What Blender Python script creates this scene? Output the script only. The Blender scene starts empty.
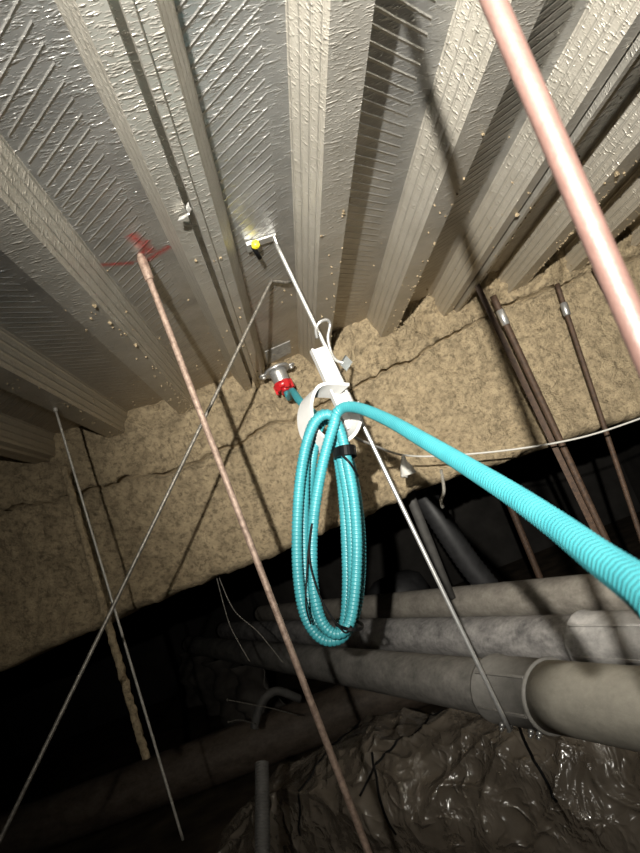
import bpy, bmesh, math, random
from mathutils import Vector, Matrix, noise
random.seed(7)
PI = math.pi
C = bpy.context.scene.collection

# ------------------------------------------------------------------ units
# H = height of the deck's rib bottoms above the camera; every number below is in H
H = 0.64
FLOOR = -1.95
ZC = -FLOOR * H                       # camera height above the plenum floor (m)
def W(p): return Vector((p[0] * H, p[1] * H, p[2] * H + ZC))

# ------------------------------------------------------------------ camera
F = 620.0                             # focal length in pixels of a 640x853 frame
RX = Vector((0.9356786, -0.02247855, -0.35213673))
RY = Vector((-0.34394296, 0.16475481, -0.92442365))
RZ = Vector((0.07879592, 0.98607838, 0.14642621))
cd = bpy.data.cameras.new('camera')
cam = bpy.data.objects.new('camera', cd); C.objects.link(cam)
cd.sensor_fit = 'VERTICAL'; cd.sensor_height = 36.0; cd.lens = 36.0 * F / 853.0
cd.clip_start = 0.02; cd.clip_end = 60
m = Matrix((RX, -RY, -RZ)).transposed().to_4x4()
m.translation = Vector((0, 0, ZC)); cam.matrix_world = m
cd.dof.use_dof = True; cd.dof.focus_distance = 2.15 * H; cd.dof.aperture_fstop = 10.5
bpy.context.scene.camera = cam

# ------------------------------------------------------------------ light
wd = bpy.data.worlds.new('world'); bpy.context.scene.world = wd; wd.use_nodes = True
wd.node_tree.nodes['Background'].inputs[0].default_value = (0.75, 0.85, 1, 1)
wd.node_tree.nodes['Background'].inputs[1].default_value = 0.003
ld = bpy.data.lights.new('work_torch', 'SPOT')
ld.energy = 760; ld.color = (1.0, 0.955, 0.86); ld.shadow_soft_size = 0.012
ld.spot_size = math.radians(66); ld.spot_blend = 1.0
torch = bpy.data.objects.new('work_torch', ld); C.objects.link(torch)
torch.location = W((-0.2, -0.95, 0.36))
aim = torch.location + Vector((math.sin(.36) * math.cos(.15), math.cos(.36) * math.cos(.15), math.sin(.15)))
torch.rotation_euler = (aim - torch.location).to_track_quat('-Z', 'Y').to_euler()
l2 = ld.copy(); l2.name = 'work_torch_spill'                # the torch's wide weak spill round its hot spot
l2.energy = 125; l2.spot_size = math.radians(112)
spill = bpy.data.objects.new('work_torch_spill', l2); C.objects.link(spill); spill.matrix_world = torch.matrix_world
spill.location = torch.location; spill.rotation_euler = torch.rotation_euler
vs = bpy.context.scene.view_settings
vs.view_transform = 'Standard'; vs.look = 'None'; vs.gamma = 1; vs.use_curve_mapping = False
vs.exposure = 0.0

# ------------------------------------------------------------------ helpers: position
def ray(x, y):
    c = Vector((x - 320, y - 426.5, F))
    return RX * c.x + RY * c.y + RZ * c.z
def at(x, y, Y):                       # sight line met with the upright plane at distance Y
    d = ray(x, y); return d * (Y / d.y)
def atz(x, y, Z):                      # ... with the level plane at height Z
    d = ray(x, y); return d * (Z / d.z)
def atd(x, y, z):                      # ... at depth z
    return ray(x, y) * (z / F)

# ------------------------------------------------------------------ helpers: mesh
def tube(bm, pts, r, seg=12, cap=True, closed=False):
    """pts in H units; r number or list (H units)"""
    pts = [W(p) for p in pts]; n = len(pts)
    rs = [x * H for x in r] if isinstance(r, (list, tuple)) else [r * H] * n
    rings = []; nrm = None
    for i, p in enumerate(pts):
        if closed: t = pts[(i + 1) % n] - pts[i - 1]
        else: t = pts[min(i + 1, n - 1)] - pts[max(i - 1, 0)]
        if t.length < 1e-9: t = Vector((0, 0, 1))
        t.normalize()
        if nrm is None:
            nrm = t.orthogonal().normalized()
        else:
            nrm = nrm - t * nrm.dot(t)
            nrm = nrm.normalized() if nrm.length > 1e-6 else t.orthogonal().normalized()
        b = t.cross(nrm)
        rings.append([bm.verts.new(p + (nrm * math.cos(2 * PI * k / seg) + b * math.sin(2 * PI * k / seg)) * rs[i]) for k in range(seg)])
    for i in range(n if closed else n - 1):
        A, B = rings[i], rings[(i + 1) % n]
        for k in range(seg):
            bm.faces.new((A[k], A[(k + 1) % seg], B[(k + 1) % seg], B[k])).smooth = True
    if cap and not closed:
        bm.faces.new(rings[0][::-1]); bm.faces.new(rings[-1])
def box(bm, c, ax, ay, az):
    """box by centre and three half-axis vectors, H units"""
    c = Vector(c); ax, ay, az = Vector(ax), Vector(ay), Vector(az)
    v = [bm.verts.new(W(c + ax * i + ay * j + az * k)) for i in (-1, 1) for j in (-1, 1) for k in (-1, 1)]
    for f in ((0, 1, 3, 2), (4, 6, 7, 5), (0, 4, 5, 1), (2, 3, 7, 6), (0, 2, 6, 4), (1, 5, 7, 3)):
        bm.faces.new([v[i] for i in f])
def ribbon(bm, pts, a, w, t, closed=False):
    """flat band of width w along axis a following pts, thickness t"""
    pts = [Vector(p) for p in pts]; a = Vector(a).normalized(); n = len(pts); R = []
    for i, p in enumerate(pts):
        tg = (pts[min(i + 1, n - 1)] - pts[max(i - 1, 0)]).normalized()
        nn = tg.cross(a).normalized()
        R.append([bm.verts.new(W(p + a * (w / 2 * s) + nn * (t / 2 * q))) for s, q in ((-1, -1), (1, -1), (1, 1), (-1, 1))])
    for i in range(n - 1):
        for k in range(4):
            bm.faces.new((R[i][k], R[i][(k + 1) % 4], R[i + 1][(k + 1) % 4], R[i + 1][k]))
    bm.faces.new(R[0][::-1]); bm.faces.new(R[-1])
def spline(P, n=12):
    P = [Vector(p) for p in P]; out = []
    for i in range(len(P) - 1):
        p0, p1, p2, p3 = P[max(i - 1, 0)], P[i], P[i + 1], P[min(i + 2, len(P) - 1)]
        for k in range(n):
            t = k / n
            out.append(0.5 * ((2 * p1) + (p2 - p0) * t + (2 * p0 - 5 * p1 + 4 * p2 - p3) * t * t + (3 * p1 - p0 - 3 * p2 + p3) * t ** 3))
    out.append(P[-1]); return out
def resample(P, step):
    out = [P[0].copy()]; acc = 0.0; prev = P[0]
    for p in P[1:]:
        seg = (p - prev).length
        while seg > 1e-9 and acc + seg >= step:
            prev = prev + (p - prev) * ((step - acc) / seg)
            out.append(prev.copy()); seg = (p - prev).length; acc = 0.0
        acc += seg; prev = p
    return out

def obj(name, bm, mat, parent=None, base=None):
    """link bm as one mesh object; verts are in world metres"""
    off = parent.location.copy() if parent is not None else (W(base) if base is not None else Vector((0, 0, 0)))
    p = parent
    while p is not None and p.parent is not None:
        p = p.parent; off = off + p.location
    bmesh.ops.recalc_face_normals(bm, faces=bm.faces[:])
    bmesh.ops.translate(bm, verts=bm.verts[:], vec=-off)
    me = bpy.data.meshes.new(name); bm.to_mesh(me); bm.free()
    for mm in (mat if isinstance(mat, (list, tuple)) else [mat]): me.materials.append(mm)
    o = bpy.data.objects.new(name, me); C.objects.link(o)
    if parent is not None: o.parent = parent
    elif base is not None: o.location = off
    return o
def tag(o, label, cat, group=None, kind=None):
    o['label'] = label; o['category'] = cat
    if group: o['group'] = group
    if kind: o['kind'] = kind
    return o
def thing(name, label, cat, base, group=None):
    o = bpy.data.objects.new(name, None); C.objects.link(o)
    o.empty_display_size = 0.02; o.location = W(base)
    return tag(o, label, cat, group)
def struct(name, bm, mat):
    o = obj(name, bm, mat); o['kind'] = 'structure'; return o

# ------------------------------------------------------------------ helpers: materials
class N:
    def __init__(s, name):
        s.m = bpy.data.materials.new(name); s.m.use_nodes = True
        s.t = s.m.node_tree; s.b = s.t.nodes['Principled BSDF']
        s.co = s.add('ShaderNodeTexCoord').outputs['Object']
    def add(s, t, **kw):
        n = s.t.nodes.new(t)
        for k, v in kw.items():
            if k.startswith('i_'): n.inputs[int(k[2:])].default_value = v
            else: setattr(n, k, v)
        return n
    def link(s, a, b): s.t.links.new(a, b)
    def math(s, op, a, b=None, clamp=False):
        n = s.add('ShaderNodeMath', operation=op, use_clamp=clamp)
        for i, v in enumerate((a, b)):
            if v is None: continue
            if isinstance(v, (int, float)): n.inputs[i].default_value = v
            else: s.link(v, n.inputs[i])
        return n.outputs[0]
    def mapping(s, scale=(1, 1, 1), rot=(0, 0, 0), loc=(0, 0, 0)):
        n = s.add('ShaderNodeMapping'); n.inputs['Scale'].default_value = scale
        n.inputs['Rotation'].default_value = rot; n.inputs['Location'].default_value = loc
        s.link(s.co, n.inputs['Vector']); return n.outputs[0]
    def noise(s, scale, detail=4, rough=0.55, vec=None, dist=0.0):
        n = s.add('ShaderNodeTexNoise'); n.inputs['Scale'].default_value = scale
        n.inputs['Detail'].default_value = detail; n.inputs['Roughness'].default_value = rough
        n.inputs['Distortion'].default_value = dist
        s.link(vec if vec is not None else s.co, n.inputs['Vector']); return n.outputs['Fac']
    def ramp(s, fac, stops):
        n = s.add('ShaderNodeValToRGB'); e = n.color_ramp.elements
        while len(e) < len(stops): e.new(0.5)
        for i, (p, c) in enumerate(stops):
            e[i].position = p; e[i].color = c if len(c) == 4 else (*c, 1)
        s.link(fac, n.inputs[0]); return n.outputs['Color']
    def mix(s, fac, a, b):
        n = s.add('ShaderNodeMix', data_type='RGBA')
        for v, k in ((fac, 0), (a, 6), (b, 7)):
            if isinstance(v, (int, float)): n.inputs[k].default_value = v
            elif isinstance(v, tuple): n.inputs[k].default_value = v if len(v) == 4 else (*v, 1)
            else: s.link(v, n.inputs[k])
        return n.outputs[2]
    def set(s, **kw):
        for k, v in kw.items():
            k = k.replace('_', ' ')
            if isinstance(v, (int, float)): s.b.inputs[k].default_value = v
            elif isinstance(v, tuple): s.b.inputs[k].default_value = v if len(v) == 4 else (*v, 1)
            else: s.link(v, s.b.inputs[k])
        return s
    def bump(s, h, strength=0.5, dist=0.01):
        n = s.add('ShaderNodeBump'); n.inputs['Strength'].default_value = strength
        n.inputs['Distance'].default_value = dist; s.link(h, n.inputs['Height'])
        s.link(n.outputs[0], s.b.inputs['Normal']); return s
def plain(name, col, rough=0.5, metal=0.0, var=0.25, scale=40, bump=0.15, spec=0.5):
    n = N(name); f = n.noise(scale, 5)
    lo = tuple(c * (1 - var) for c in col); hi = tuple(min(1, c * (1 + var)) for c in col)
    n.set(Base_Color=n.ramp(f, [(0.3, lo), (0.7, hi)]), Roughness=rough, Metallic=metal, Specular_IOR_Level=spec)
    n.bump(n.noise(scale * 4, 4), bump, 0.002); return n.m

PITCH = 0.472; C0 = 0.007             # rib spacing and centre of the seam rib, H units
STROKES = [((130, 234), (152, 253), .016), ((170, 246), (146, 261), .014), ((100, 265), (134, 263), .010), ((147, 240), (140, 262), .012)]
def deck_material(name, kind):
    n = N(name); sep = n.add('ShaderNodeSeparateXYZ'); n.link(n.co, sep.inputs[0])
    X, Y, Z = sep.outputs
    # random short embossing scratches
    sc = n.noise(1.0, 2, 0.5, n.mapping((46, 125, 70), (0, 0, 0.75)))
    sc2 = n.noise(1.0, 2, 0.5, n.mapping((90, 260, 160), (0, 0, -0.7), (3, 1, 0)))
    h = n.math('MULTIPLY', n.math('SUBTRACT', sc, 0.55, True), 3.2)
    h = n.math('ADD', h, n.math('MULTIPLY', n.math('SUBTRACT', sc2, 0.52, True), 1.2))
    fac = None
    if kind == 'pan':
        u = n.math('DIVIDE', n.math('SUBTRACT', X, C0 * H), PITCH * H)      # rib-pitch units
        k = n.math('FLOOR', u); fr = n.math('SUBTRACT', u, k)
        # embossing leans one way in two pans of every three, the other way in the third
        md = n.math('FLOORED_MODULO', n.math('ADD', k, 2), 3.0)
        sgn = n.math('SUBTRACT', 1.0, n.math('MULTIPLY', n.math('COMPARE', md, 0.0), 2.0))
        ph = n.math('ADD', n.math('MULTIPLY', Y, 1.0), n.math('MULTIPLY', n.math('MULTIPLY', sgn, X), 0.9))
        wob = n.math('MULTIPLY', n.noise(30, 2), 0.003)
        ph = n.math('MULTIPLY', n.math('ADD', ph, wob), 2 * PI / (0.056 * H))
        st = n.math('POWER', n.math('MULTIPLY', n.math('ADD', n.math('SINE', ph), 1.0), 0.5), 14.0)
        band = n.math('MULTIPLY', n.math('GREATER_THAN', fr, 0.25), n.math('LESS_THAN', fr, 0.64))
        st = n.math('MULTIPLY', st, band)
        h = n.math('ADD', n.math('MULTIPLY', h, 0.85), n.math('MULTIPLY', st, 1.25))
    elif kind == 'web':
        g = n.math('POWER', n.math('ABSOLUTE', n.math('SINE', n.math('MULTIPLY', Z, PI / (0.036 * H)))), 12.0)
        h = n.math('ADD', h, n.math('MULTIPLY', g, 0.8))
    f = n.noise(9, 6, 0.6)
    col = n.ramp(f, [(0.25, (0.32, 0.32, 0.315)), (0.55, (0.45, 0.45, 0.44)), (0.8, (0.54, 0.54, 0.53))])
    # tan fireproofing dust that gathers towards the beam
    dust = n.math('MULTIPLY', n.math('DIVIDE', n.math('SUBTRACT', Y, 2.3 * H), 2.0 * H, True), n.math('ADD', 0.35, n.noise(60, 6, 0.7)), True)
    col = n.mix(dust, col, (0.34, 0.275, 0.185))
    if kind == 'pan':
        red = None
        for a, b, w in STROKES:
            A = atz(*a, 1.14); B = atz(*b, 1.14); L = (B - A).length; d = (B - A) / L
            dx = n.math('SUBTRACT', X, A.x * H); dy = n.math('SUBTRACT', Y, A.y * H)
            al = n.math('ADD', n.math('MULTIPLY', dx, d.x), n.math('MULTIPLY', dy, d.y))
            pe = n.math('ABSOLUTE', n.math('SUBTRACT', n.math('MULTIPLY', dx, d.y), n.math('MULTIPLY', dy, d.x)))
            mk = n.math('SUBTRACT', 1.0, n.math('DIVIDE', pe, w * 1.9 * H), True)
            mk = n.math('MULTIPLY', mk, n.math('MULTIPLY', n.math('GREATER_THAN', al, 0.0), n.math('LESS_THAN', al, L * H)))
            red = mk if red is None else n.math('MAXIMUM', red, mk)
        red = n.math('MULTIPLY', red, n.math('MULTIPLY', n.noise(90, 4, .7), 1.5), True)
        col = n.mix(red, col, (0.55, 0.045, 0.04))
    rough = n.math('ADD', 0.24, n.math('MULTIPLY', n.math('ADD', n.noise(25, 4), dust), 0.22))
    if kind != 'pan': col = n.mix(0.45 if kind == 'web' else 0.3, col, (0.50, 0.44, 0.33))
    n.set(Base_Color=col, Metallic={'pan': 0.82, 'web': 0.5, 'rib': 0.68}[kind], Roughness=rough, Specular_IOR_Level=0.5)
    n.bump(h, 0.9, 0.004); return n.m

def fireproofing(name, col=(0.44, 0.35, 0.225)):
    n = N(name); a = n.noise(14, 8, 0.7); b = n.noise(150, 4, 0.65)
    lo = tuple(c * 0.62 for c in col); hi = tuple(c * 1.22 for c in col)
    c1 = n.ramp(a, [(0.3, lo), (0.5, col), (0.72, hi)])
    pit = n.math('LESS_THAN', n.noise(95, 3, 0.5), 0.37)
    g = n.noise(48, 5, 0.7)
    c1 = n.mix(n.math('MULTIPLY', n.math('SUBTRACT', 0.53, g, True), 5.0, True), c1, tuple(c * 0.45 for c in col))
    c1 = n.mix(n.math('MULTIPLY', pit, 0.45), c1, tuple(c * 0.42 for c in col))
    n.set(Base_Color=c1, Roughness=0.95, Specular_IOR_Level=0.1)
    h = n.math('ADD', n.math('MULTIPLY', n.noise(55, 6, 0.7), 1.0), n.math('MULTIPLY', b, 0.5))
    n.bump(h, 1.0, 0.022); return n.m
def rusty(name, c1, c2, rough=0.7, metal=0.2, scale=60):
    n = N(name); f = n.noise(scale, 6, 0.65)
    n.set(Base_Color=n.ramp(f, [(0.35, c1), (0.65, c2)]), Roughness=rough, Metallic=metal)
    n.bump(n.noise(scale * 6, 4), 0.3, 0.002); return n.m
def pipe_mat(name, dark, light, scale=8):
    n = N(name); v = n.mapping((1, 1, 2.2))
    f = n.noise(scale, 8, 0.68, v); s = n.noise(55, 4, 0.6)
    c = n.ramp(n.math('ADD', n.math('MULTIPLY', f, 0.8), n.math('MULTIPLY', s, 0.25)), [(0.36, dark), (0.66, light)])
    n.set(Base_Color=c, Roughness=0.62, Specular_IOR_Level=0.35)
    n.bump(n.noise(90, 5), 0.25, 0.004); return n.m

M = {}
M['pan'] = deck_material('deck_pan', 'pan'); M['web'] = deck_material('deck_web', 'web'); M['flange'] = deck_material('deck_rib', 'rib')
M['fire'] = fireproofing('sprayed_fireproofing')
M['concrete'] = plain('concrete', (0.10, 0.095, 0.09), 0.9, 0, 0.3, 5, 0.3)
M['floor'] = plain('dusty_tile_backs', (0.055, 0.042, 0.030), 0.95, 0, 0.6, 4, 0.4, 0.1)
M['dark_wall'] = plain('dark_block', (0.03, 0.028, 0.026), 0.95, 0, 0.3, 4, 0.3, 0.1)
M['copper_rod'] = rusty('painted_rod', (0.050, 0.027, 0.022), (0.066, 0.037, 0.031), 0.55, 0.0, 30)
M['rust_rod'] = rusty('rusty_rod', (0.12, 0.08, 0.06), (0.26, 0.19, 0.15), 0.6, 0.25, 90)
M['brown_rod'] = rusty('brown_rod', (0.030, 0.017, 0.010), (0.075, 0.042, 0.024), 0.7, 0.15, 60)
M['grey_wire'] = rusty('dull_wire', (0.09, 0.085, 0.075), (0.24, 0.22, 0.19), 0.45, 0.6, 120)
M['pale_wire'] = rusty('pale_wire', (0.20, 0.19, 0.165), (0.33, 0.315, 0.285), 0.5, 0.2, 120)
M['silver'] = plain('zinc_wire', (0.55, 0.55, 0.54), 0.28, 0.75, 0.12, 90, 0.08)
M['zinc'] = plain('zinc_casting', (0.36, 0.36, 0.355), 0.38, 0.7, 0.2, 60, 0.15)
M['white'] = plain('white_plastic', (0.38, 0.38, 0.375), 0.35, 0, 0.06, 20, 0.04)
M['red'] = plain('red_plastic', (0.38, 0.012, 0.016), 0.3, 0, 0.2, 40, 0.05)
M['yellow'] = plain('yellow_plastic', (0.85, 0.72, 0.03), 0.4, 0, 0.1, 40, 0.05)
M['black'] = plain('black_plastic', (0.003, 0.003, 0.0035), 0.55, 0, 0.3, 60, 0.05, 0.15)
M['dark_metal'] = plain('dark_clip', (0.12, 0.13, 0.13), 0.35, 0.6, 0.2, 60, 0.1)
M['label'] = plain('worn_label', (0.30, 0.295, 0.28), 0.6, 0, 0.35, 45, 0.1)
M['string'] = plain('white_string', (0.42, 0.41, 0.38), 0.8, 0, 0.08, 80, 0.2)
M['pipe_tan'] = pipe_mat('dusty_pipe', (0.20, 0.18, 0.155), (0.42, 0.385, 0.335))
M['pipe_grey'] = pipe_mat('grey_pipe', (0.11, 0.107, 0.107), (0.44, 0.42, 0.405))
M['pipe_dark'] = pipe_mat('iron_pipe', (0.10, 0.097, 0.09), (0.27, 0.255, 0.235))
M['pipe_pale'] = pipe_mat('pale_pipe', (0.25, 0.235, 0.20), (0.37, 0.345, 0.295))
M['sleeve_dark'] = pipe_mat('dark_sleeve', (0.13, 0.125, 0.115), (0.22, 0.21, 0.195))
M['sleeve_grey'] = pipe_mat('grey_sleeve', (0.22, 0.215, 0.21), (0.50, 0.48, 0.46))
M['brown_duct'] = pipe_mat('brown_duct', (0.055, 0.042, 0.032), (0.14, 0.11, 0.085))
M['wrap'] = plain('duct_insulation', (0.13, 0.098, 0.07), 0.9, 0, 0.5, 6, 0.3, 0.1)
M['black_duct'] = plain('black_duct', (0.022, 0.022, 0.023), 0.5, 0, 0.3, 20, 0.2)
M['dim_grey'] = plain('dim_grey', (0.065, 0.062, 0.058), 0.7, 0, 0.3, 20, 0.2)
M['sheet'] = plain('grey_sheet', (0.10, 0.09, 0.08), 0.5, 0, 0.4, 7, 0.3)
n = N('teal_conduit'); f = n.noise(18, 4)
n.set(Base_Color=n.ramp(f, [(0.3, (0.028, 0.175, 0.205)), (0.7, (0.037, 0.215, 0.245))]), Roughness=0.38, Specular_IOR_Level=0.45); M['teal'] = n.m
n = N('clear_film'); f = n.noise(5, 6, 0.6)
n.set(Base_Color=n.ramp(f, [(0.3, (0.13, 0.106, 0.08)), (0.7, (0.24, 0.205, 0.165))]), Roughness=0.24, Specular_IOR_Level=0.9, Coat_Weight=1.0, Coat_Roughness=0.10, Alpha=0.82)
def crease(sc, w, vec=None):          # sharp folds: ridged noise
    return n.math('MULTIPLY', n.math('POWER', n.math('SUBTRACT', 1.0, n.math('MULTIPLY', n.math('ABSOLUTE', n.math('SUBTRACT', n.noise(sc, 2, 0.45, vec, 0.6), 0.5)), 5.0), True), 2.0), w)
msk = n.math('MULTIPLY', n.math('SUBTRACT', n.noise(6, 2, 0.5), 0.47, True), 5.0, True)
hh = n.math('ADD', crease(4.5, 1.0, n.mapping((1, 1, .55), (.3, 0, .6))), n.math('ADD', crease(11, 0.45, n.mapping((1, .6, 1), (0, .5, .2))), n.math('MULTIPLY', msk, n.math('ADD', crease(34, 0.30, n.mapping((1, 1, .5), (.4, .2, .5))), n.math('MULTIPLY', n.noise(60, 3, .6), .22)))))
n.bump(hh, 0.9, 0.016); M['film'] = n.m

# ================================================================== SETTING
# profiled steel deck: trapezoid ribs running away from the camera, slab above
D = 0.14; BW = 0.052; OW = 0.106
Y0, Y1 = -2.6, 12.0
def rib_centre(k): return C0 + PITCH * k
prof = []                                                     # (x, z, material of the face that FOLLOWS)
K0, K1 = -13, 14
for k in range(K0, K1):
    c = rib_centre(k); seam = (k % 3 == 0)
    bl = 0.066 if seam else BW; br = 0.070 if seam else BW
    ol = 0.112 if seam else OW; orr = 0.118 if seam else OW
    prof.append((c - ol, 1 + D, 1))
    if seam:                                                  # two sheets lap: open groove and lip
        prof += [(c - bl, 1.0, 2), (c - 0.014, 1.002, 2), (c - 0.012, 1.07, 2), (c + 0.006, 1.07, 2), (c + 0.008, 0.984, 2), (c + 0.028, 0.984, 2), (c + 0.032, 0.998, 2), (c + br, 1.0, 1)]
    else:
        prof += [(c - bl, 1.0, 2), (c + br, 1.0, 1)]
    prof.append((c + orr, 1 + D, 0))
bm = bmesh.new()
A = [bm.verts.new(W((x, Y0, z))) for x, z, _ in prof]; B = [bm.verts.new(W((x, Y1, z))) for x, z, _ in prof]
for i in range(len(prof) - 1):
    bm.faces.new((A[i], A[i + 1], B[i + 1], B[i])).material_index = prof[i][2]
xl, xr = prof[0][0], prof[-1][0]
ta = [bm.verts.new(W((x, y, 1.55))) for x, y in ((xl, Y0), (xr, Y0), (xr, Y1), (xl, Y1))]
for f in ([ta[0], ta[1], ta[2], ta[3]], [ta[1], A[-1], B[-1], ta[2]], [A[0], ta[0], ta[3], B[0]]):
    bm.faces.new(f).material_index = 3
bm.faces.new(A[::-1] + [ta[0], ta[1]]).material_index = 3
bm.faces.new(B + [ta[2], ta[3]]).material_index = 3
struct('ceiling', bm, [M['pan'], M['web'], M['flange'], M['concrete']])
def deck_z(x):
    for i in range(len(prof) - 1):
        if prof[i][0] <= x <= prof[i + 1][0] and prof[i + 1][0] - prof[i][0] > 1e-6:
            t = (x - prof[i][0]) / (prof[i + 1][0] - prof[i][0]); return prof[i][1] * (1 - t) + prof[i + 1][1] * t
    return 1 + D
bm = bmesh.new(); box(bm, ((xl + xr) / 2, (Y0 + Y1) / 2, FLOOR - 0.05), ((xr - xl) / 2, 0, 0), (0, (Y1 - Y0) / 2, 0), (0, 0, 0.05)); struct('floor', bm, M['floor'])
bm = bmesh.new(); box(bm, ((xl + xr) / 2, Y1 + 0.1, (1.55 + FLOOR) / 2), ((xr - xl) / 2, 0, 0), (0, 0.1, 0), (0, 0, (1.55 - FLOOR) / 2)); struct('wall_back', bm, M['dark_wall'])
bm = bmesh.new(); box(bm, (xl - 0.1, (Y0 + Y1) / 2, (1.55 + FLOOR) / 2), (0.1, 0, 0), (0, (Y1 - Y0) / 2, 0), (0, 0, (1.55 - FLOOR) / 2)); struct('wall_left', bm, M['dark_wall'])
bm = bmesh.new(); box(bm, (xr + 0.1, (Y0 + Y1) / 2, (1.55 + FLOOR) / 2), (0.1, 0, 0), (0, (Y1 - Y0) / 2, 0), (0, 0, (1.55 - FLOOR) / 2)); struct('wall_right', bm, M['dark_wall'])

# ------------------------------------------------------------------ beam under sprayed fireproofing
SEAM = [(-6, .80), (-1.79, .80), (-1.15, .72), (-.63, .655), (0, .695), (.75, .775), (1.79, .93), (2.4, .965), (6, .97)]
BOT = [(-6, -.16), (-2.05, -.135), (-1.4, -.095), (-.87, -.068), (-.07, -.07), (.5, -.045), (.95, .0), (1.5, -.035), (2.37, -.075), (6, -.08)]
YTOP = [(-6, 3.95), (-1.3, 4.0), (-.5, 4.12), (.36, 4.15), (.62, 3.95), (1.2, 3.8), (6, 3.74)]
def lerp(T, x):
    for (a, p), (b, q) in zip(T, T[1:]):
        if a <= x <= b: return p + (q - p) * (x - a) / (b - a)
    return T[-1][1]
def fbm(p, o=4): return noise.fractal(Vector(p), 0.9, 2.1, o)
bm = bmesh.new(); rows = []
nx = 430; xa, xb = -4.3, 4.6
for i in range(nx + 1):
    x = xa + (xb - xa) * i / nx
    zs = lerp(SEAM, x) + 0.036 * fbm((x * 5.0, 1.7, 0)) + 0.016 * noise.noise(Vector((x * 22, 5, 0)))
    zb = lerp(BOT, x) + 0.024 * fbm((x * 5.5, 7.3, 0)) + 0.012 * noise.noise(Vector((x * 30, 2, 0)))
    P = []
    def q(y, z, s=1.0):
        d = 0.032 * fbm((x * 3.2, y * 1.5, z * 3.2)) + 0.022 * fbm((x * 13, 4 + y, z * 13)) + 0.018 * noise.noise(Vector((x * 38, y, z * 38)))
        P.append((x, y - d * s, z))
    zt = 1.16
    for k in range(14):                                       # sprayed lumps between the deck and the flange crack
        t = k / 13; z = zt + (zs + 0.008 - zt) * t
        yt = lerp(YTOP, x); q(yt + (3.985 - yt) * t ** 0.6, z, 2.4 if x > .6 else 1.5)
    gw = 0.006 + 0.012 * max(0, noise.noise(Vector((x * 3, 9, 1))) + .3); q(3.985, zs + gw, 1.0); P.append((x, 4.10, zs + gw * .6)); P.append((x, 4.10, zs - gw * .4)); q(4.015, zs - 0.010 - gw * .3, 1.0)
    for k in range(1, 46):                                    # broad side
        t = k / 45; z = zs - 0.012 + (zb + 0.05 - zs) * t
        q(4.035 + 0.03 * math.sin(PI * t) - 0.045 * t ** 6, z)
    q(4.00, zb + 0.022); q(4.03, zb + 0.004); q(4.08, zb - 0.006)
    for k in range(1, 5): q(4.08 + 0.14 * k, zb - 0.006, 0.6)
    P += [(x, 4.72, zb + 0.1), (x, 4.72, 1.16)]
    rows.append([bm.verts.new(W(p)) for p in P])
for r0, r1 in zip(rows, rows[1:]):
    for k in range(len(r0) - 1):
        bm.faces.new((r0[k], r0[k + 1], r1[k + 1], r1[k])).smooth = True
bm.faces.new(rows[0][::-1]); bm.faces.new(rows[-1])
bo = obj('fireproofed_beam', bm, M['fire'], base=(0, 4.05, 0))
tag(bo, 'deep beam under tan sprayed fireproofing crossing beneath the metal deck', 'beam')

# crumbs of overspray stuck to the deck by the beam
bm = bmesh.new()
def crumb(p, r):
    v = bmesh.ops.create_icosphere(bm, subdivisions=1, radius=1)['verts']
    c = W(p)
    for vv in v:
        k = r * H * (0.45 + 0.9 * random.random()); vv.co = c + vv.co * k
for _ in range(900):
    k = random.choice([-2, -1, -1, 0, 1, 2, 2, 3, 3, 4, 4, 5, 5, 6, 6]); c = rib_centre(k)
    y = 4.02 - 2.0 * random.random() ** 2.2
    x = c + random.choice([random.uniform(-.2, .2), random.uniform(.03, .056), random.uniform(-.056, .056)])
    r = random.uniform(0.0025, 0.0062) * (1.5 if random.random() < .1 else 1)
    crumb((x, y, deck_z(x) - r * .4), r)
for _ in range(260):                                         # thicker line of crumbs on the right-hand rib edges
    k = random.choice([3, 4, 4, 5, 5, 6]); c = rib_centre(k); x = c + random.uniform(.030, .060)
    y = random.uniform(2.4, 4.0); r = random.uniform(.0025, .0075); crumb((x, y, deck_z(x) - r * .4), r)
for px, py, r in ((351, 205, .010), (616, 172, .016), (516, 214, .012), (483, 133, .008)):
    p = atz(px, py, 1.0); crumb((p.x, p.y, deck_z(p.x) - r * .5), r)
tag(obj('fireproofing_crumbs', bm, M['fire'], base=(1, 3, 1)), 'tan crumbs of overspray stuck to the deck ribs near the beam', 'overspray', kind='stuff')

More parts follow.
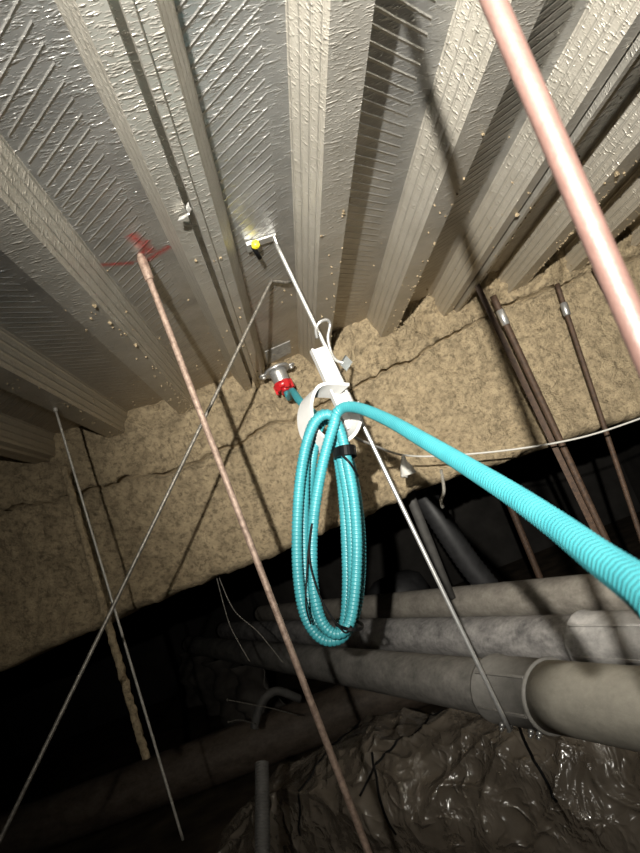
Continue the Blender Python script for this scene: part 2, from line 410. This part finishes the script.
# ================================================================== PIPES BELOW THE BEAM
PD = Vector((-math.sin(0.389), math.cos(0.389), 0)); PN = Vector((math.cos(0.389), math.sin(0.389), 0))
def big_pipe(name, label, c, segs, sleeves):
    """c centre; segs [(s0, s1, r, mat)] along PD; sleeves [(s0, s1, r, mat)]"""
    c = Vector(c); t = thing(name, label, 'pipe', c, 'heavy drain pipes under the beam')
    for s0, s1, r, mat, nm in segs:
        bm = bmesh.new(); nseg = max(2, int((s1 - s0) * 6))
        tube(bm, [c + PD * (s0 + (s1 - s0) * i / nseg) for i in range(nseg + 1)], r, 40)
        obj(nm, bm, mat, t)
    for s0, s1, r, mat in sleeves:
        bm = bmesh.new()
        pr = [(s0, r - .012), (s0, r + .006), (s0 + .012, r + .008), (s0 + .022, r), (s1 - .022, r), (s1 - .012, r + .008), (s1, r + .006), (s1, r - .012)]
        tube(bm, [c + PD * (a + 1e-4 * i) for i, (a, _) in enumerate(pr)], [b for _, b in pr], 40)
        sl = obj('coupling', bm, mat, t)
        for ang in (128, 188):                                # raised lengthwise seams on the side towards the camera
            a = math.radians(ang); rad = PN * math.cos(a) + Vector((0, 0, 1)) * math.sin(a); tg = PN * -math.sin(a) + Vector((0, 0, 1)) * math.cos(a)
            bm = bmesh.new(); box(bm, c + PD * ((s0 + s1) / 2) + rad * (r + .003), PD * ((s1 - s0) / 2 - .02), tg * .006, rad * .005)
            obj('seam_strip', bm, mat, sl)
        for q in (.14, .28, .66, .80):
            a = math.radians(230); rad = PN * math.cos(a) + Vector((0, 0, 1)) * math.sin(a)
            p = c + PD * (s0 + (s1 - s0) * q) + rad * (r - .004)
            bm = bmesh.new(); tube(bm, [p, p + rad * .020], .013, 6); tube(bm, [p + rad * .018, p + rad * .036], .008, 8)
            obj('bolt', bm, M['silver'], sl)
    return t
p3 = Vector((.74, 2.668, -1.0)); p2 = Vector((1.046, 3.355, -1.0)); p1 = Vector((1.419, 4.19, -1.0))
big_pipe('drain_pipe', 'topmost tan dusty pipe directly under the beam, furthest of the three', p1, [(-2.2, 6.8, .131, M['pipe_tan'], 'pipe_barrel')], [])
def on_pipe(c, x, z0=-1.0):           # distance along the pipe of the point seen at pixel column x
    best = None
    for i in range(-300, 900):
        s = i / 100; p = c + PD * s; zz = RZ.dot(p)
        if zz < .1: continue
        u = 320 + F * RX.dot(p) / zz
        if best is None or abs(u - x) < best[0]: best = (abs(u - x), s)
    return best[1]
s_a = on_pipe(p2, 588); s_b = on_pipe(p2, 668)
big_pipe('drain_pipe', 'middle scuffed grey pipe with a pale ribbed coupling at its right end', p2, [(-2.0, 7.4, .128, M['pipe_grey'], 'pipe_barrel')], [(s_b, s_a, .142, M['sleeve_grey'])])
s_a = on_pipe(p3, 497); s_b = on_pipe(p3, 552); s_c = on_pipe(p3, 572)
big_pipe('drain_pipe', 'lowest dark iron pipe with bolted coupling and paler right section', p3,
         [(s_b, 8.0, .128, M['pipe_dark'], 'pipe_barrel'), (-1.6, s_b - .001, .142, M['pipe_pale'], 'pipe_section')], [(s_b - .01, s_a, .146, M['sleeve_dark'])])

# dark brown round duct lying across the floor
bm = bmesh.new(); Zd = FLOOR + .235
ya = atz(330, 715, Zd).y; yb = atz(60, 820, Zd).y
pts = [Vector((-5.5 + 7.6 * i / 24, yb + (ya - yb) * (-5.5 + 7.6 * i / 24 + 2.3) / 2.0, Zd)) for i in range(25)]
tube(bm, pts, .225, 36)
tag(obj('round_duct', bm, M['brown_duct'], base=pts[8]), 'dark brown round duct lying across behind the plastic-wrapped duct', 'duct')

# plastic-wrapped duct at the bottom
org = Vector((-.03, 4.8, 0)); e1 = Vector((.80, -.60, 0)); e2 = Vector((-.60, -.80, 0))
def wrap_point(u, th, lift):
    """u along the duct, th round its section from the back (0) over the top to the front (pi)"""
    k = min(max((u + 1.15) / 1.15, 0), 1); k = 1 - (1 - k) ** 2
    hgt = (.54 + .06 * math.sin(u * 2.3)) * (.12 + .88 * k); hw = .40
    c, s_ = math.cos(th), math.sin(th)
    vv = .40 - hw * math.copysign(abs(c) ** .75, c); zz = hgt * abs(s_) ** .75
    nrm = (e2 * (-c) + Vector((0, 0, 1)) * s_).normalized()
    fold = max(1 - abs(noise.noise(Vector((u * 1.9 + th * .9, th * .8 - u * .5, 1)))) * 2.4, 0) ** 3
    fold2 = max(1 - abs(noise.noise(Vector((u * 4.2 - th * 1.3, th * 1.5 + u * 1.1, 9)))) * 2.4, 0) ** 3
    d = .09 * fbm((u * 1.5, th * .8, 3), 2) + lift
    if lift == 0: d += .045 * fold + .022 * fold2 - .008 * abs(noise.noise(Vector((u * 9 + th * 2, th * 4, 21)))) 
    p = org + e1 * u + e2 * vv + Vector((0, 0, FLOOR + .004 + zz)) + nrm * d * min(1, s_ * 3 + .15)
    p.z = max(p.z, FLOOR + (.002 if lift == 0 else .001)); return p
t = thing('wrapped_duct', 'bulky duct wrapped in glossy crumpled clear plastic at the bottom right', 'duct', (.6, 3.9, FLOOR))
for nm, mat, lift, nu, nv in (('duct_body', M['wrap'], -.05, 60, 40), ('plastic_film', M['film'], 0, 300, 150)):
    bm = bmesh.new()
    G = [[bm.verts.new(W(wrap_point(-1.15 + 3.7 * i / nu, PI * j / nv, lift))) for j in range(nv + 1)] for i in range(nu + 1)]
    for i in range(nu):
        for j in range(nv):
            bm.faces.new((G[i][j], G[i + 1][j], G[i + 1][j + 1], G[i][j + 1])).smooth = True
    if lift:
        bm.faces.new(G[0][::-1]); bm.faces.new(G[nu]); bm.faces.new([G[i][0] for i in range(nu, -1, -1)] + [G[i][nv] for i in range(nu + 1)])
    obj(nm, bm, mat, t)

for ua, ub, a0, a1 in ((.05, -.25, 1.2, 2.9), (.75, .35, 1.3, 2.6), (.42, .52, 2.1, 2.95), (1.25, 1.5, 1.3, 2.7)):      # dark cords pulled tight round the wrap
    bm = bmesh.new(); tube(bm, [wrap_point(ua + (ub - ua) * k / 30, a0 + (a1 - a0) * k / 30, 0) for k in range(31)], .008, 8); obj('tie_cord', bm, M['black'], t)
# ribbed flexible conduit rising beside it
bm = bmesh.new()
a = at(262, 764, 3.15); b = at(263, 905, 2.75); pts = [a + (b - a) * (i / 160) for i in range(161)]
tube(bm, pts, [.026 + .008 * (1 if i % 4 < 2 else 0) for i in range(161)], 14)
tag(obj('flexible_conduit', bm, M['dim_grey'], base=b), 'short grey ribbed conduit standing upright below the brown round duct', 'conduit')
# bent conduit elbow and loose wires behind the duct
bm = bmesh.new()
tube(bm, spline([at(254, 728, 5.2), at(259, 709, 5.2), at(266, 697, 5.25), at(278, 691, 5.3), at(300, 699, 5.35)], 8), .035, 12)
tag(obj('conduit_elbow', bm, M['dim_grey'], base=at(254, 728, 5.2)), 'grey bent conduit elbow rising behind the brown round duct', 'conduit')
for pl, lb in (([at(228, 700, 5.0), at(270, 708, 5.1), at(300, 716, 5.2)], 'upper longer loose wire beside the grey conduit elbow'), ([at(229, 722, 5.0), at(240, 720, 5.05), at(256, 724, 5.1)], 'lower short loose wire tip left of the grey conduit elbow')):
    bm = bmesh.new(); tube(bm, spline(pl, 6), .0045, 8); tube(bm, [pl[0], pl[0] + Vector((-.01, 0, .004))], .011, 8)
    tag(obj('loose_wire', bm, M['grey_wire'], base=pl[0]), lb, 'wire', 'loose wires by the elbow')
# hanging grey sheet in the dark, under the lowest pipe
bm = bmesh.new(); G = []
for i in range(71):
    row = []
    for j in range(31):
        u = i / 70; v = j / 30
        p = p3 + PD * (4.3 + 4.6 * u) + Vector((0, 0, -.16)) - PN * (.10 * v)
        z = -1.16 + (FLOOR + .01 + 1.16) * v
        w_ = .10 * math.sin(u * 23 + v * 2) + .12 * fbm((u * 5, v * 3, 2), 3)
        row.append(bm.verts.new(W((p.x + PN.x * w_, p.y + PN.y * w_, z))))
    G.append(row)
for i in range(70):
    for j in range(30): bm.faces.new((G[i][j], G[i + 1][j], G[i + 1][j + 1], G[i][j + 1])).smooth = True
so = obj('plastic_sheet', bm, M['sheet'], base=p3 + PD * 6 + Vector((0, 0, -.9))); sm = so.modifiers.new('solid', 'SOLIDIFY'); sm.thickness = .004
tag(so, 'dim grey plastic sheet draped below the lowest pipe in the dark', 'sheet')

# things in the dark beyond the beam
bm = bmesh.new(); a = at(411, 498, 5.0); tube(bm, [Vector((a.x, 5.0, z)) for z in (1.0, .2, -.2, -.9)], .040, 16)
tag(obj('conduit_riser', bm, M['dim_grey'], base=a), 'slim grey upright conduit in the dark beyond the beam', 'conduit')
bm = bmesh.new(); pts = resample(spline([at(415, 480, 5.5), at(440, 520, 5.5), at(468, 562, 5.55), at(498, 600, 5.6), at(525, 640, 5.7)], 20), .025)
tube(bm, pts, [.100 + .010 * (i % 2) for i in range(len(pts))], 18)
tag(obj('flexible_duct', bm, M['black_duct'], base=at(440, 520, 5.5)), 'black ribbed flexible duct slanting down right of the grey upright conduit', 'duct')
bm = bmesh.new(); c = at(405, 612, 7.8); prf = [(FLOOR - c.z, .38), (-.0, .38), (.25, .38), (.38, .34), (.45, .24), (.475, .02)]
tube(bm, [c + Vector((0, 0, z)) for z, _ in prf], [r for _, r in prf], 28)
tag(obj('tank', bm, M['black_duct'], base=c), 'dark round-topped drum behind the topmost pipe', 'drum')

# ================================================================== RODS
def rod(name, label, top, bot, r, mat, coupler=None, cat='rod', group='threaded hanger rods', part='shaft', seg=12, fuzz=0):
    top, bot = Vector(top), Vector(bot); t = thing(name, label, cat, bot, group)
    d = (bot - top).normalized(); bm = bmesh.new(); nn = max(2, int((bot - top).length * (160 if fuzz else 20)))
    pts = [top + (bot - top) * (i / nn) for i in range(nn + 1)]
    if fuzz:
        pts = [p + Vector((noise.noise(Vector((i * .13, 0, 3))), noise.noise(Vector((i * .13, 5, 3))), 0)) * fuzz for i, p in enumerate(pts)]
        tube(bm, pts, [r * (1 + (.16 * noise.noise(Vector((i * .21, 2, 8)))) + .14 * noise.noise(Vector((i * .7, 2, 8)))) for i in range(nn + 1)], seg)
    else: tube(bm, pts, r, seg)
    obj(part, bm, mat, t)
    if coupler:
        for s0, s1, rr, mm, nm in coupler:
            bm = bmesh.new(); tube(bm, [top + d * s0, top + d * (s0 + .004), top + d * (s1 - .004), top + d * s1], [rr * .85, rr, rr, rr * .85], 6 if nm == 'coupling_nut' else 16)
            obj(nm, bm, mm, t)
    return t
# thick reddish rod close to the camera
TR0 = atd(493, 0, .60); TR1 = atd(597, 240, .545)
rod('hanger_rod', 'thick blurred pinkish-brown rod crossing the upper right corner', TR0 + (TR0 - TR1) * 1.7, TR1 + (TR1 - TR0) * 1.6, .0123, M['copper_rod'], None)
# left rod with long coupling
A0 = atz(140, 255, 1.14)
rod('hanger_rod', 'long rusty pinkish rod hung from the red-marked spot on the deck', (A0.x, A0.y, 1.15), at(376, 872, A0.y), .0118, M['rust_rod'],
    [(.004, .026, .012, M['rust_rod'], 'rod_anchor'), (.022, .115, .0185, M['rust_rod'], 'coupling_nut')])
# thin pale wire further left
B0 = atz(55, 408, 1.0)
rod('hanger_wire', 'thin pale straight wire hung at the far left from a deck rib', (B0.x, B0.y, 1.0), at(183, 840, B0.y), .0065, M['pale_wire'], [(0, .02, .011, M['pale_wire'], 'wire_eye')], 'wire', None, 'strand', 8)
# coated rod at the beam
rod('hanger_rod', 'fat rod furred with tan fireproofing at the far left of the beam', at(64, 468, 3.66), at(146, 758, 3.66), .022, M['fire'], None, fuzz=.006)
# right-hand group
d0 = atz(478, 281, 1.0)
t = thing('strap_hanger', 'flat brown steel strap hung left of the silver-coupled rod', 'strap', (d0.x + .05, 3.72, -1.2))
bm = bmesh.new(); e = at(603, 548, 3.78); tp = Vector((d0.x, 3.48, 1.0)); dd = (e - tp)
ribbon(bm, [tp + dd * (i / 8) for i in range(9)], (.94, -.34, 0), .034, .010); obj('strap', bm, M['brown_rod'], t)
bm = bmesh.new(); ribbon(bm, [tp + dd * (i / 8) + Vector((.017, .016, 0)) for i in range(9)], (.34, .94, 0), .03, .008); obj('strap_flange', bm, M['brown_rod'], t)
tp = at(493, 296, 3.74); tp2 = at(610, 548, 3.80)
rod('hanger_rod', 'brown rod with a bright silver coupling beside the flat brown strap', tp, tp2, .0215, M['brown_rod'], [(.10, .205, .027, M['silver'], 'coupling_nut')])
tp = at(557, 284, 3.86); tp2 = at(624, 486, 3.86)
rod('hanger_rod', 'brown rod with a dull grey coupling under the rightmost visible rib', tp, tp2 + (tp2 - tp) * .35, .0165, M['brown_rod'], [(.135, .225, .025, M['zinc'], 'coupling_nut')])
tp = at(592, 268, 3.92); tp2 = at(652, 375, 3.92)
rod('hanger_wire', 'thin brown wire running down the beam partly behind the thick rod', tp, tp2 + (tp2 - tp) * .6, .009, M['brown_rod'], None, 'wire', None, 'strand', 8)
tp = at(500, 478, 5.6); tp2 = at(545, 590, 5.6)
rod('hanger_rod', 'faint brown rod in the dark beyond the beam', (tp.x, 5.6, 1.0), tp2, .03, M['brown_rod'], None)

# silver wire rod with its deck clip
S0 = atz(273, 236, 1.14); Sb = at(510, 731, S0.y)
t = thing('hanger_wire', 'bright silver wire rod carrying the white cable hook', 'wire', Sb)
bm = bmesh.new(); tube(bm, [Vector((S0.x, S0.y, 1.105)) + (Sb - Vector((S0.x, S0.y, 1.105))) * (i / 30) for i in range(31)], .0085, 10)
bm2 = bmesh.new(); k0 = atz(249, 245, 1.135)
ax = (Vector((S0.x, S0.y, 0)) - Vector((k0.x, k0.y, 0))); L = ax.length; ax.normalize(); ay = Vector((-ax.y, ax.x, 0))
obj('strand', bm, M['silver'], t)
mid = (Vector((S0.x, S0.y, 0)) + Vector((k0.x, k0.y, 0))) / 2
box(bm2, mid + Vector((0, 0, 1.134)), ax * (L / 2 + .01), ay * .022, (0, 0, .004)); box(bm2, Vector((S0.x, S0.y, 1.115)), ax * .004, ay * .022, (0, 0, .022)); box(bm2, Vector((k0.x, k0.y, 1.128)), ax * .012, ay * .03, (0, 0, .008))
clip = obj('deck_clip', bm2, M['silver'], t)
pp = atz(256, 246, 1.11)
bm = bmesh.new(); tube(bm, [Vector((pp.x, pp.y, 1.128)), Vector((pp.x, pp.y, 1.108)), Vector((pp.x, pp.y, 1.102))], [.016, .017, .010], 12); obj('pin_cap', bm, M['yellow'], clip)
bm = bmesh.new(); tube(bm, [atz(253, 247, 1.118), atz(260, 258, 1.10)], .009, 8); obj('pin', bm, M['black'], clip)

# bent thin rod slanting down to the lower left
g0 = atz(292, 278, 1.14); g1 = atz(271, 281, 1.13)
lo = Vector((-1.27, 2.3, -.58)); lo2 = at(0, 840, 2.30)
path = [Vector((g0.x, g0.y, 1.125)), Vector((g0.x * .6 + g1.x * .4, g1.y * .4 + g0.y * .6, 1.12))] + [g1 + (lo2 - g1) * (i / 24) for i in range(28)]
bm = bmesh.new(); tube(bm, path, .0078, 10)
bo = obj('bent_wire', bm, M['grey_wire'], base=lo2)
tag(bo, 'thin dull wire bent at the deck and slanting to the lower left', 'wire')

# sagging white string with its tag
st = thing('string', 'thin white string sagging across the beam to the right edge', 'string', at(405, 457, 3.3))
bm = bmesh.new(); tube(bm, spline([at(352, 436, 2.34), at(375, 446, 2.7), at(403, 455, 3.2), at(440, 456, 3.35), at(500, 451, 3.4), at(560, 442, 3.4), at(610, 429, 3.4), at(690, 400, 3.4)], 10), .0055, 8); obj('strand', bm, M['string'], st)
bm = bmesh.new(); a = at(403, 455, 3.18); pts = [a, at(404, 462, 3.18), at(406, 467, 3.18), at(409, 475, 3.18)]
tube(bm, [*pts], [.007, .018, .032, .044], 7); tube(bm, [pts[2], at(404, 477, 3.18)], [.01, .02], 6); obj('knot_tail', bm, M['string'], st)
# small wire clip below the beam and thin wires under it
bm = bmesh.new(); tube(bm, spline([at(441, 470, 4.0), at(444, 490, 3.93), at(441, 501, 3.9), at(443, 508, 3.9)], 6), .011, 8)
tag(obj('wire_clip', bm, M['pale_wire'], base=at(443, 498, 3.9)), 'small crooked wire clip hanging from the beam bottom edge', 'clip')
bm = bmesh.new(); tube(bm, spline([at(216, 575, 4.4), at(224, 606, 4.4), at(232, 630, 4.4), at(250, 662, 4.4)], 8), .004, 8)
tag(obj('thin_wire', bm, M['grey_wire'], base=at(224, 606, 4.4)), 'left of two thin wires dangling below the beam left of the rusty rod', 'wire')
bm = bmesh.new(); tube(bm, spline([at(218, 575, 4.45), at(234, 610, 4.45), at(258, 632, 4.45), at(284, 664, 4.45)], 8), .004, 8)
tag(obj('thin_wire', bm, M['grey_wire'], base=at(234, 610, 4.45)), 'right of two thin wires dangling below the beam left of the rusty rod', 'wire')

# bent metal scrap on the seam rib
bm = bmesh.new(); ribbon(bm, spline([atz(187, 204, 1.0), atz(188, 208, .99), atz(190, 212, .985), atz(184, 217, .978), atz(179, 219, .982)], 5), (.6, .2, .7), .016, .003)
tag(obj('metal_scrap', bm, M['silver'], base=atz(186, 212, .985)), 'bent bright scrap of metal hanging from the seam of the rib', 'scrap')
# worn label on the deck
bm = bmesh.new(); v = [atz(*q, 1.136) for q in ((265, 352), (290, 341), (291, 353), (268, 364))]
lo_ = [bm.verts.new(W(p)) for p in v]; up = [bm.verts.new(W(p + Vector((0, 0, .003)))) for p in v]
bm.faces.new(lo_); bm.faces.new(up[::-1])
for i in range(4): bm.faces.new((lo_[i], lo_[(i + 1) % 4], up[(i + 1) % 4], up[i]))
tag(obj('label', bm, M['label'], base=v[0]), 'worn pale label stuck on the deck above the red cable connector', 'label')

# ================================================================== CONNECTOR, HOOK, CABLE
YC = 3.84; q0 = at(277, 371, YC); q1 = at(286, 391, YC)
ax = (Vector((0.06, -.12, -1))).normalized()
t = thing('cable_connector', 'metal flanged cable connector with red collar below the worn deck label', 'connector', q0)
def along(s): return q0 + ax * s
bm = bmesh.new(); tube(bm, [along(-.012), along(-.010), along(.004), along(.006)], [.082, .086, .086, .082], 28); fl = obj('flange', bm, M['zinc'], t)
u1 = ax.orthogonal().normalized(); 
for sx in (-1, 1):
    c = along(0) + Vector((1, .25, .1)).normalized() * (.098 * sx)
    bm = bmesh.new(); tube(bm, [c - ax * .006, c + ax * .006], .028, 14); obj('lug', bm, M['zinc'], fl)
    bm = bmesh.new(); tube(bm, [c + ax * .006, c + ax * .020], .014, 6); obj('bolt', bm, M['silver'], fl)
bm = bmesh.new(); tube(bm, [along(.004), along(.02), along(.085), along(.095)], [.058, .054, .052, .046], 24); obj('barrel', bm, M['zinc'], t)
bm = bmesh.new()
tube(bm, [along(.084), along(.09), along(.125), along(.128)], [.050, .060, .058, .050], 24); tube(bm, [along(.125), along(.150)], [.030, .026], 16)
obj('red_collar', bm, M['red'], t)
bm = bmesh.new()
for k in range(6):
    a = 2 * PI * k / 6; r = (u1 * math.cos(a) + ax.cross(u1) * math.sin(a))
    box(bm, along(.118) + r * .056, ax * .028, ax.cross(r) * .014, r * .007)
obj('collar_tab', bm, M['red'], t)

YH = 2.27
hk = thing('cable_hook', 'white plastic J-hook holding the teal coil on the silver wire', 'hook', at(335, 400, YH))
bm = bmesh.new(); a = at(317, 349, YH); b = at(353, 428, YH); dv = (b - a); dn = dv.normalized(); wx = Vector((.97, .24, 0)); wx = (wx - dn * wx.dot(dn)).normalized(); tn = dn.cross(wx).normalized()
mid = (a + b) / 2
box(bm, mid, dv * .5, wx * .030, tn * .006)
bp = obj('back_plate', bm, M['white'], hk)
bm = bmesh.new()
for s in (-1, 1): box(bm, mid + wx * (.027 * s) - tn * .012 * (1 if tn.y > 0 else -1), dv * .5, wx * .004, tn * .014)
obj('plate_rim', bm, M['white'], bp)
loop = [(342, 391), (331, 390), (320, 390), (312, 393), (307, 401), (305, 413), (307, 427), (313, 438), (323, 445), (336, 447), (347, 440), (353, 428), (354, 416), (350, 408)]
bm = bmesh.new(); pts = spline([at(x, y, YH - .02) for x, y in loop], 6)
ribbon(bm, pts, (.52, -.82, .10), .105, .012); obj('hook_band', bm, M['white'], hk)
bm = bmesh.new(); tube(bm, spline([at(317, 338, YH), at(316, 329, YH - .02), at(320, 322, YH - .03), at(327, 320, YH - .02), at(330, 325, YH), at(328, 338, YH), at(331, 352, YH), at(336, 360, YH - .02), at(343, 363, YH - .03)], 6), .006, 8)
sc_ = obj('spring_clip', bm, M['silver'], hk)
bm = bmesh.new(); p = at(346, 363, YH - .03); box(bm, p, (.016, -.004, .012), (0, .006, .004), (-.006, .004, .016)); obj('clip_tab', bm, M['dark_metal'], sc_)

# teal cable: lead from the lower right, over the hook, round the coil, up to the connector
CR = .0190
cab = []
for x, y, z in ((668, 612, .46), (640, 587, .53), (600, 558, .64), (555, 524, .80), (510, 493, .99), (465, 465, 1.22), (425, 441, 1.48), (390, 421, 1.78), (362, 409, 2.02), (346, 407, 2.12)):
    cab.append(atd(x, y, z))
def T(pl, y0, y1):
    n_ = len(pl)
    for i, (x, y) in enumerate(pl): cab.append(at(x, y, y0 + (y1 - y0) * i / (n_ - 1)))
T([(337, 413), (334, 424), (329, 440), (321, 472), (314, 515), (312, 555), (314, 592), (322, 622), (336, 634), (349, 624), (355, 590), (357, 545), (354, 500), (347, 460), (340, 430)], 2.11, 2.15)
T([(330, 415), (317, 420), (307, 442), (300, 480), (297, 530), (298, 575), (304, 612), (316, 634), (331, 641), (346, 632), (352, 596), (352, 545), (348, 498), (341, 458), (336, 428)], 2.155, 2.21)
T([(326, 414), (313, 424), (306, 452), (304, 500), (304.5, 550), (307, 590), (314, 620), (328, 633), (343, 626), (347, 590), (346, 540), (343, 495), (338, 455), (334, 428)], 2.21, 2.26)
T([(328, 417), (319, 428), (313, 455), (308, 500), (307, 545), (311, 590), (322, 626), (338, 638), (353, 622), (360, 585), (361, 540), (357, 498), (350, 462), (342, 434)], 2.26, 2.33)
T([(332, 421), (322, 420), (309, 410), (299, 400)], 2.38, 2.95)
cab.append(at(292, 391, 3.4)); cab.append(along(.20)); cab.append(along(.13))
pts = resample(spline(cab, 24), CR * .68 / 5)
# ridged jacket: five rings to each corrugation
pat = [0, .8, 1, 1, .8]
rr = [CR * (.86 + .15 * pat[i % 5]) for i in range(len(pts))]
t = thing('teal_cable', 'teal corrugated cable coiled in the white hook with a loose end', 'cable', at(330, 640, 2.2))
bm = bmesh.new(); tube(bm, pts, rr, 12); obj('corrugated_jacket', bm, M['teal'], t)
def tie(c, rx, ry, tilt, w, nm):
    bm = bmesh.new(); c = Vector(c); ux = Vector((math.cos(tilt), 0, math.sin(tilt)))
    P_ = [c + ux * (rx * math.cos(a)) + Vector((0, 1, 0)) * (ry * math.sin(a)) for a in [2 * PI * k / 28 for k in range(29)]]
    ribbon(bm, P_, Vector((-math.sin(tilt), 0, math.cos(tilt))), w, .006); obj(nm, bm, M['black'], t)
tie(at(345, 453, 2.20), .037, .10, -.25, .034, 'cable_tie')
tie(at(349, 624, 2.19), .046, .12, -.45, .010, 'cable_tie')
bm = bmesh.new()
tube(bm, spline([at(323, 452, 2.15), at(317, 490, 2.13), at(310, 535, 2.10), at(307, 570, 2.08), at(306, 605, 2.08), at(311, 624, 2.09)], 10), .0032, 6)
tube(bm, spline([at(313, 520, 2.11), at(309, 553, 2.085), at(315, 583, 2.085), at(326, 608, 2.09), at(344, 632, 2.10), at(351, 626, 2.09)], 10), .0032, 6)
tube(bm, spline([at(342, 455, 2.10), at(350, 463, 2.09), at(358, 476, 2.13)], 6), .004, 6)
obj('tie_cord', bm, M['black'], t)
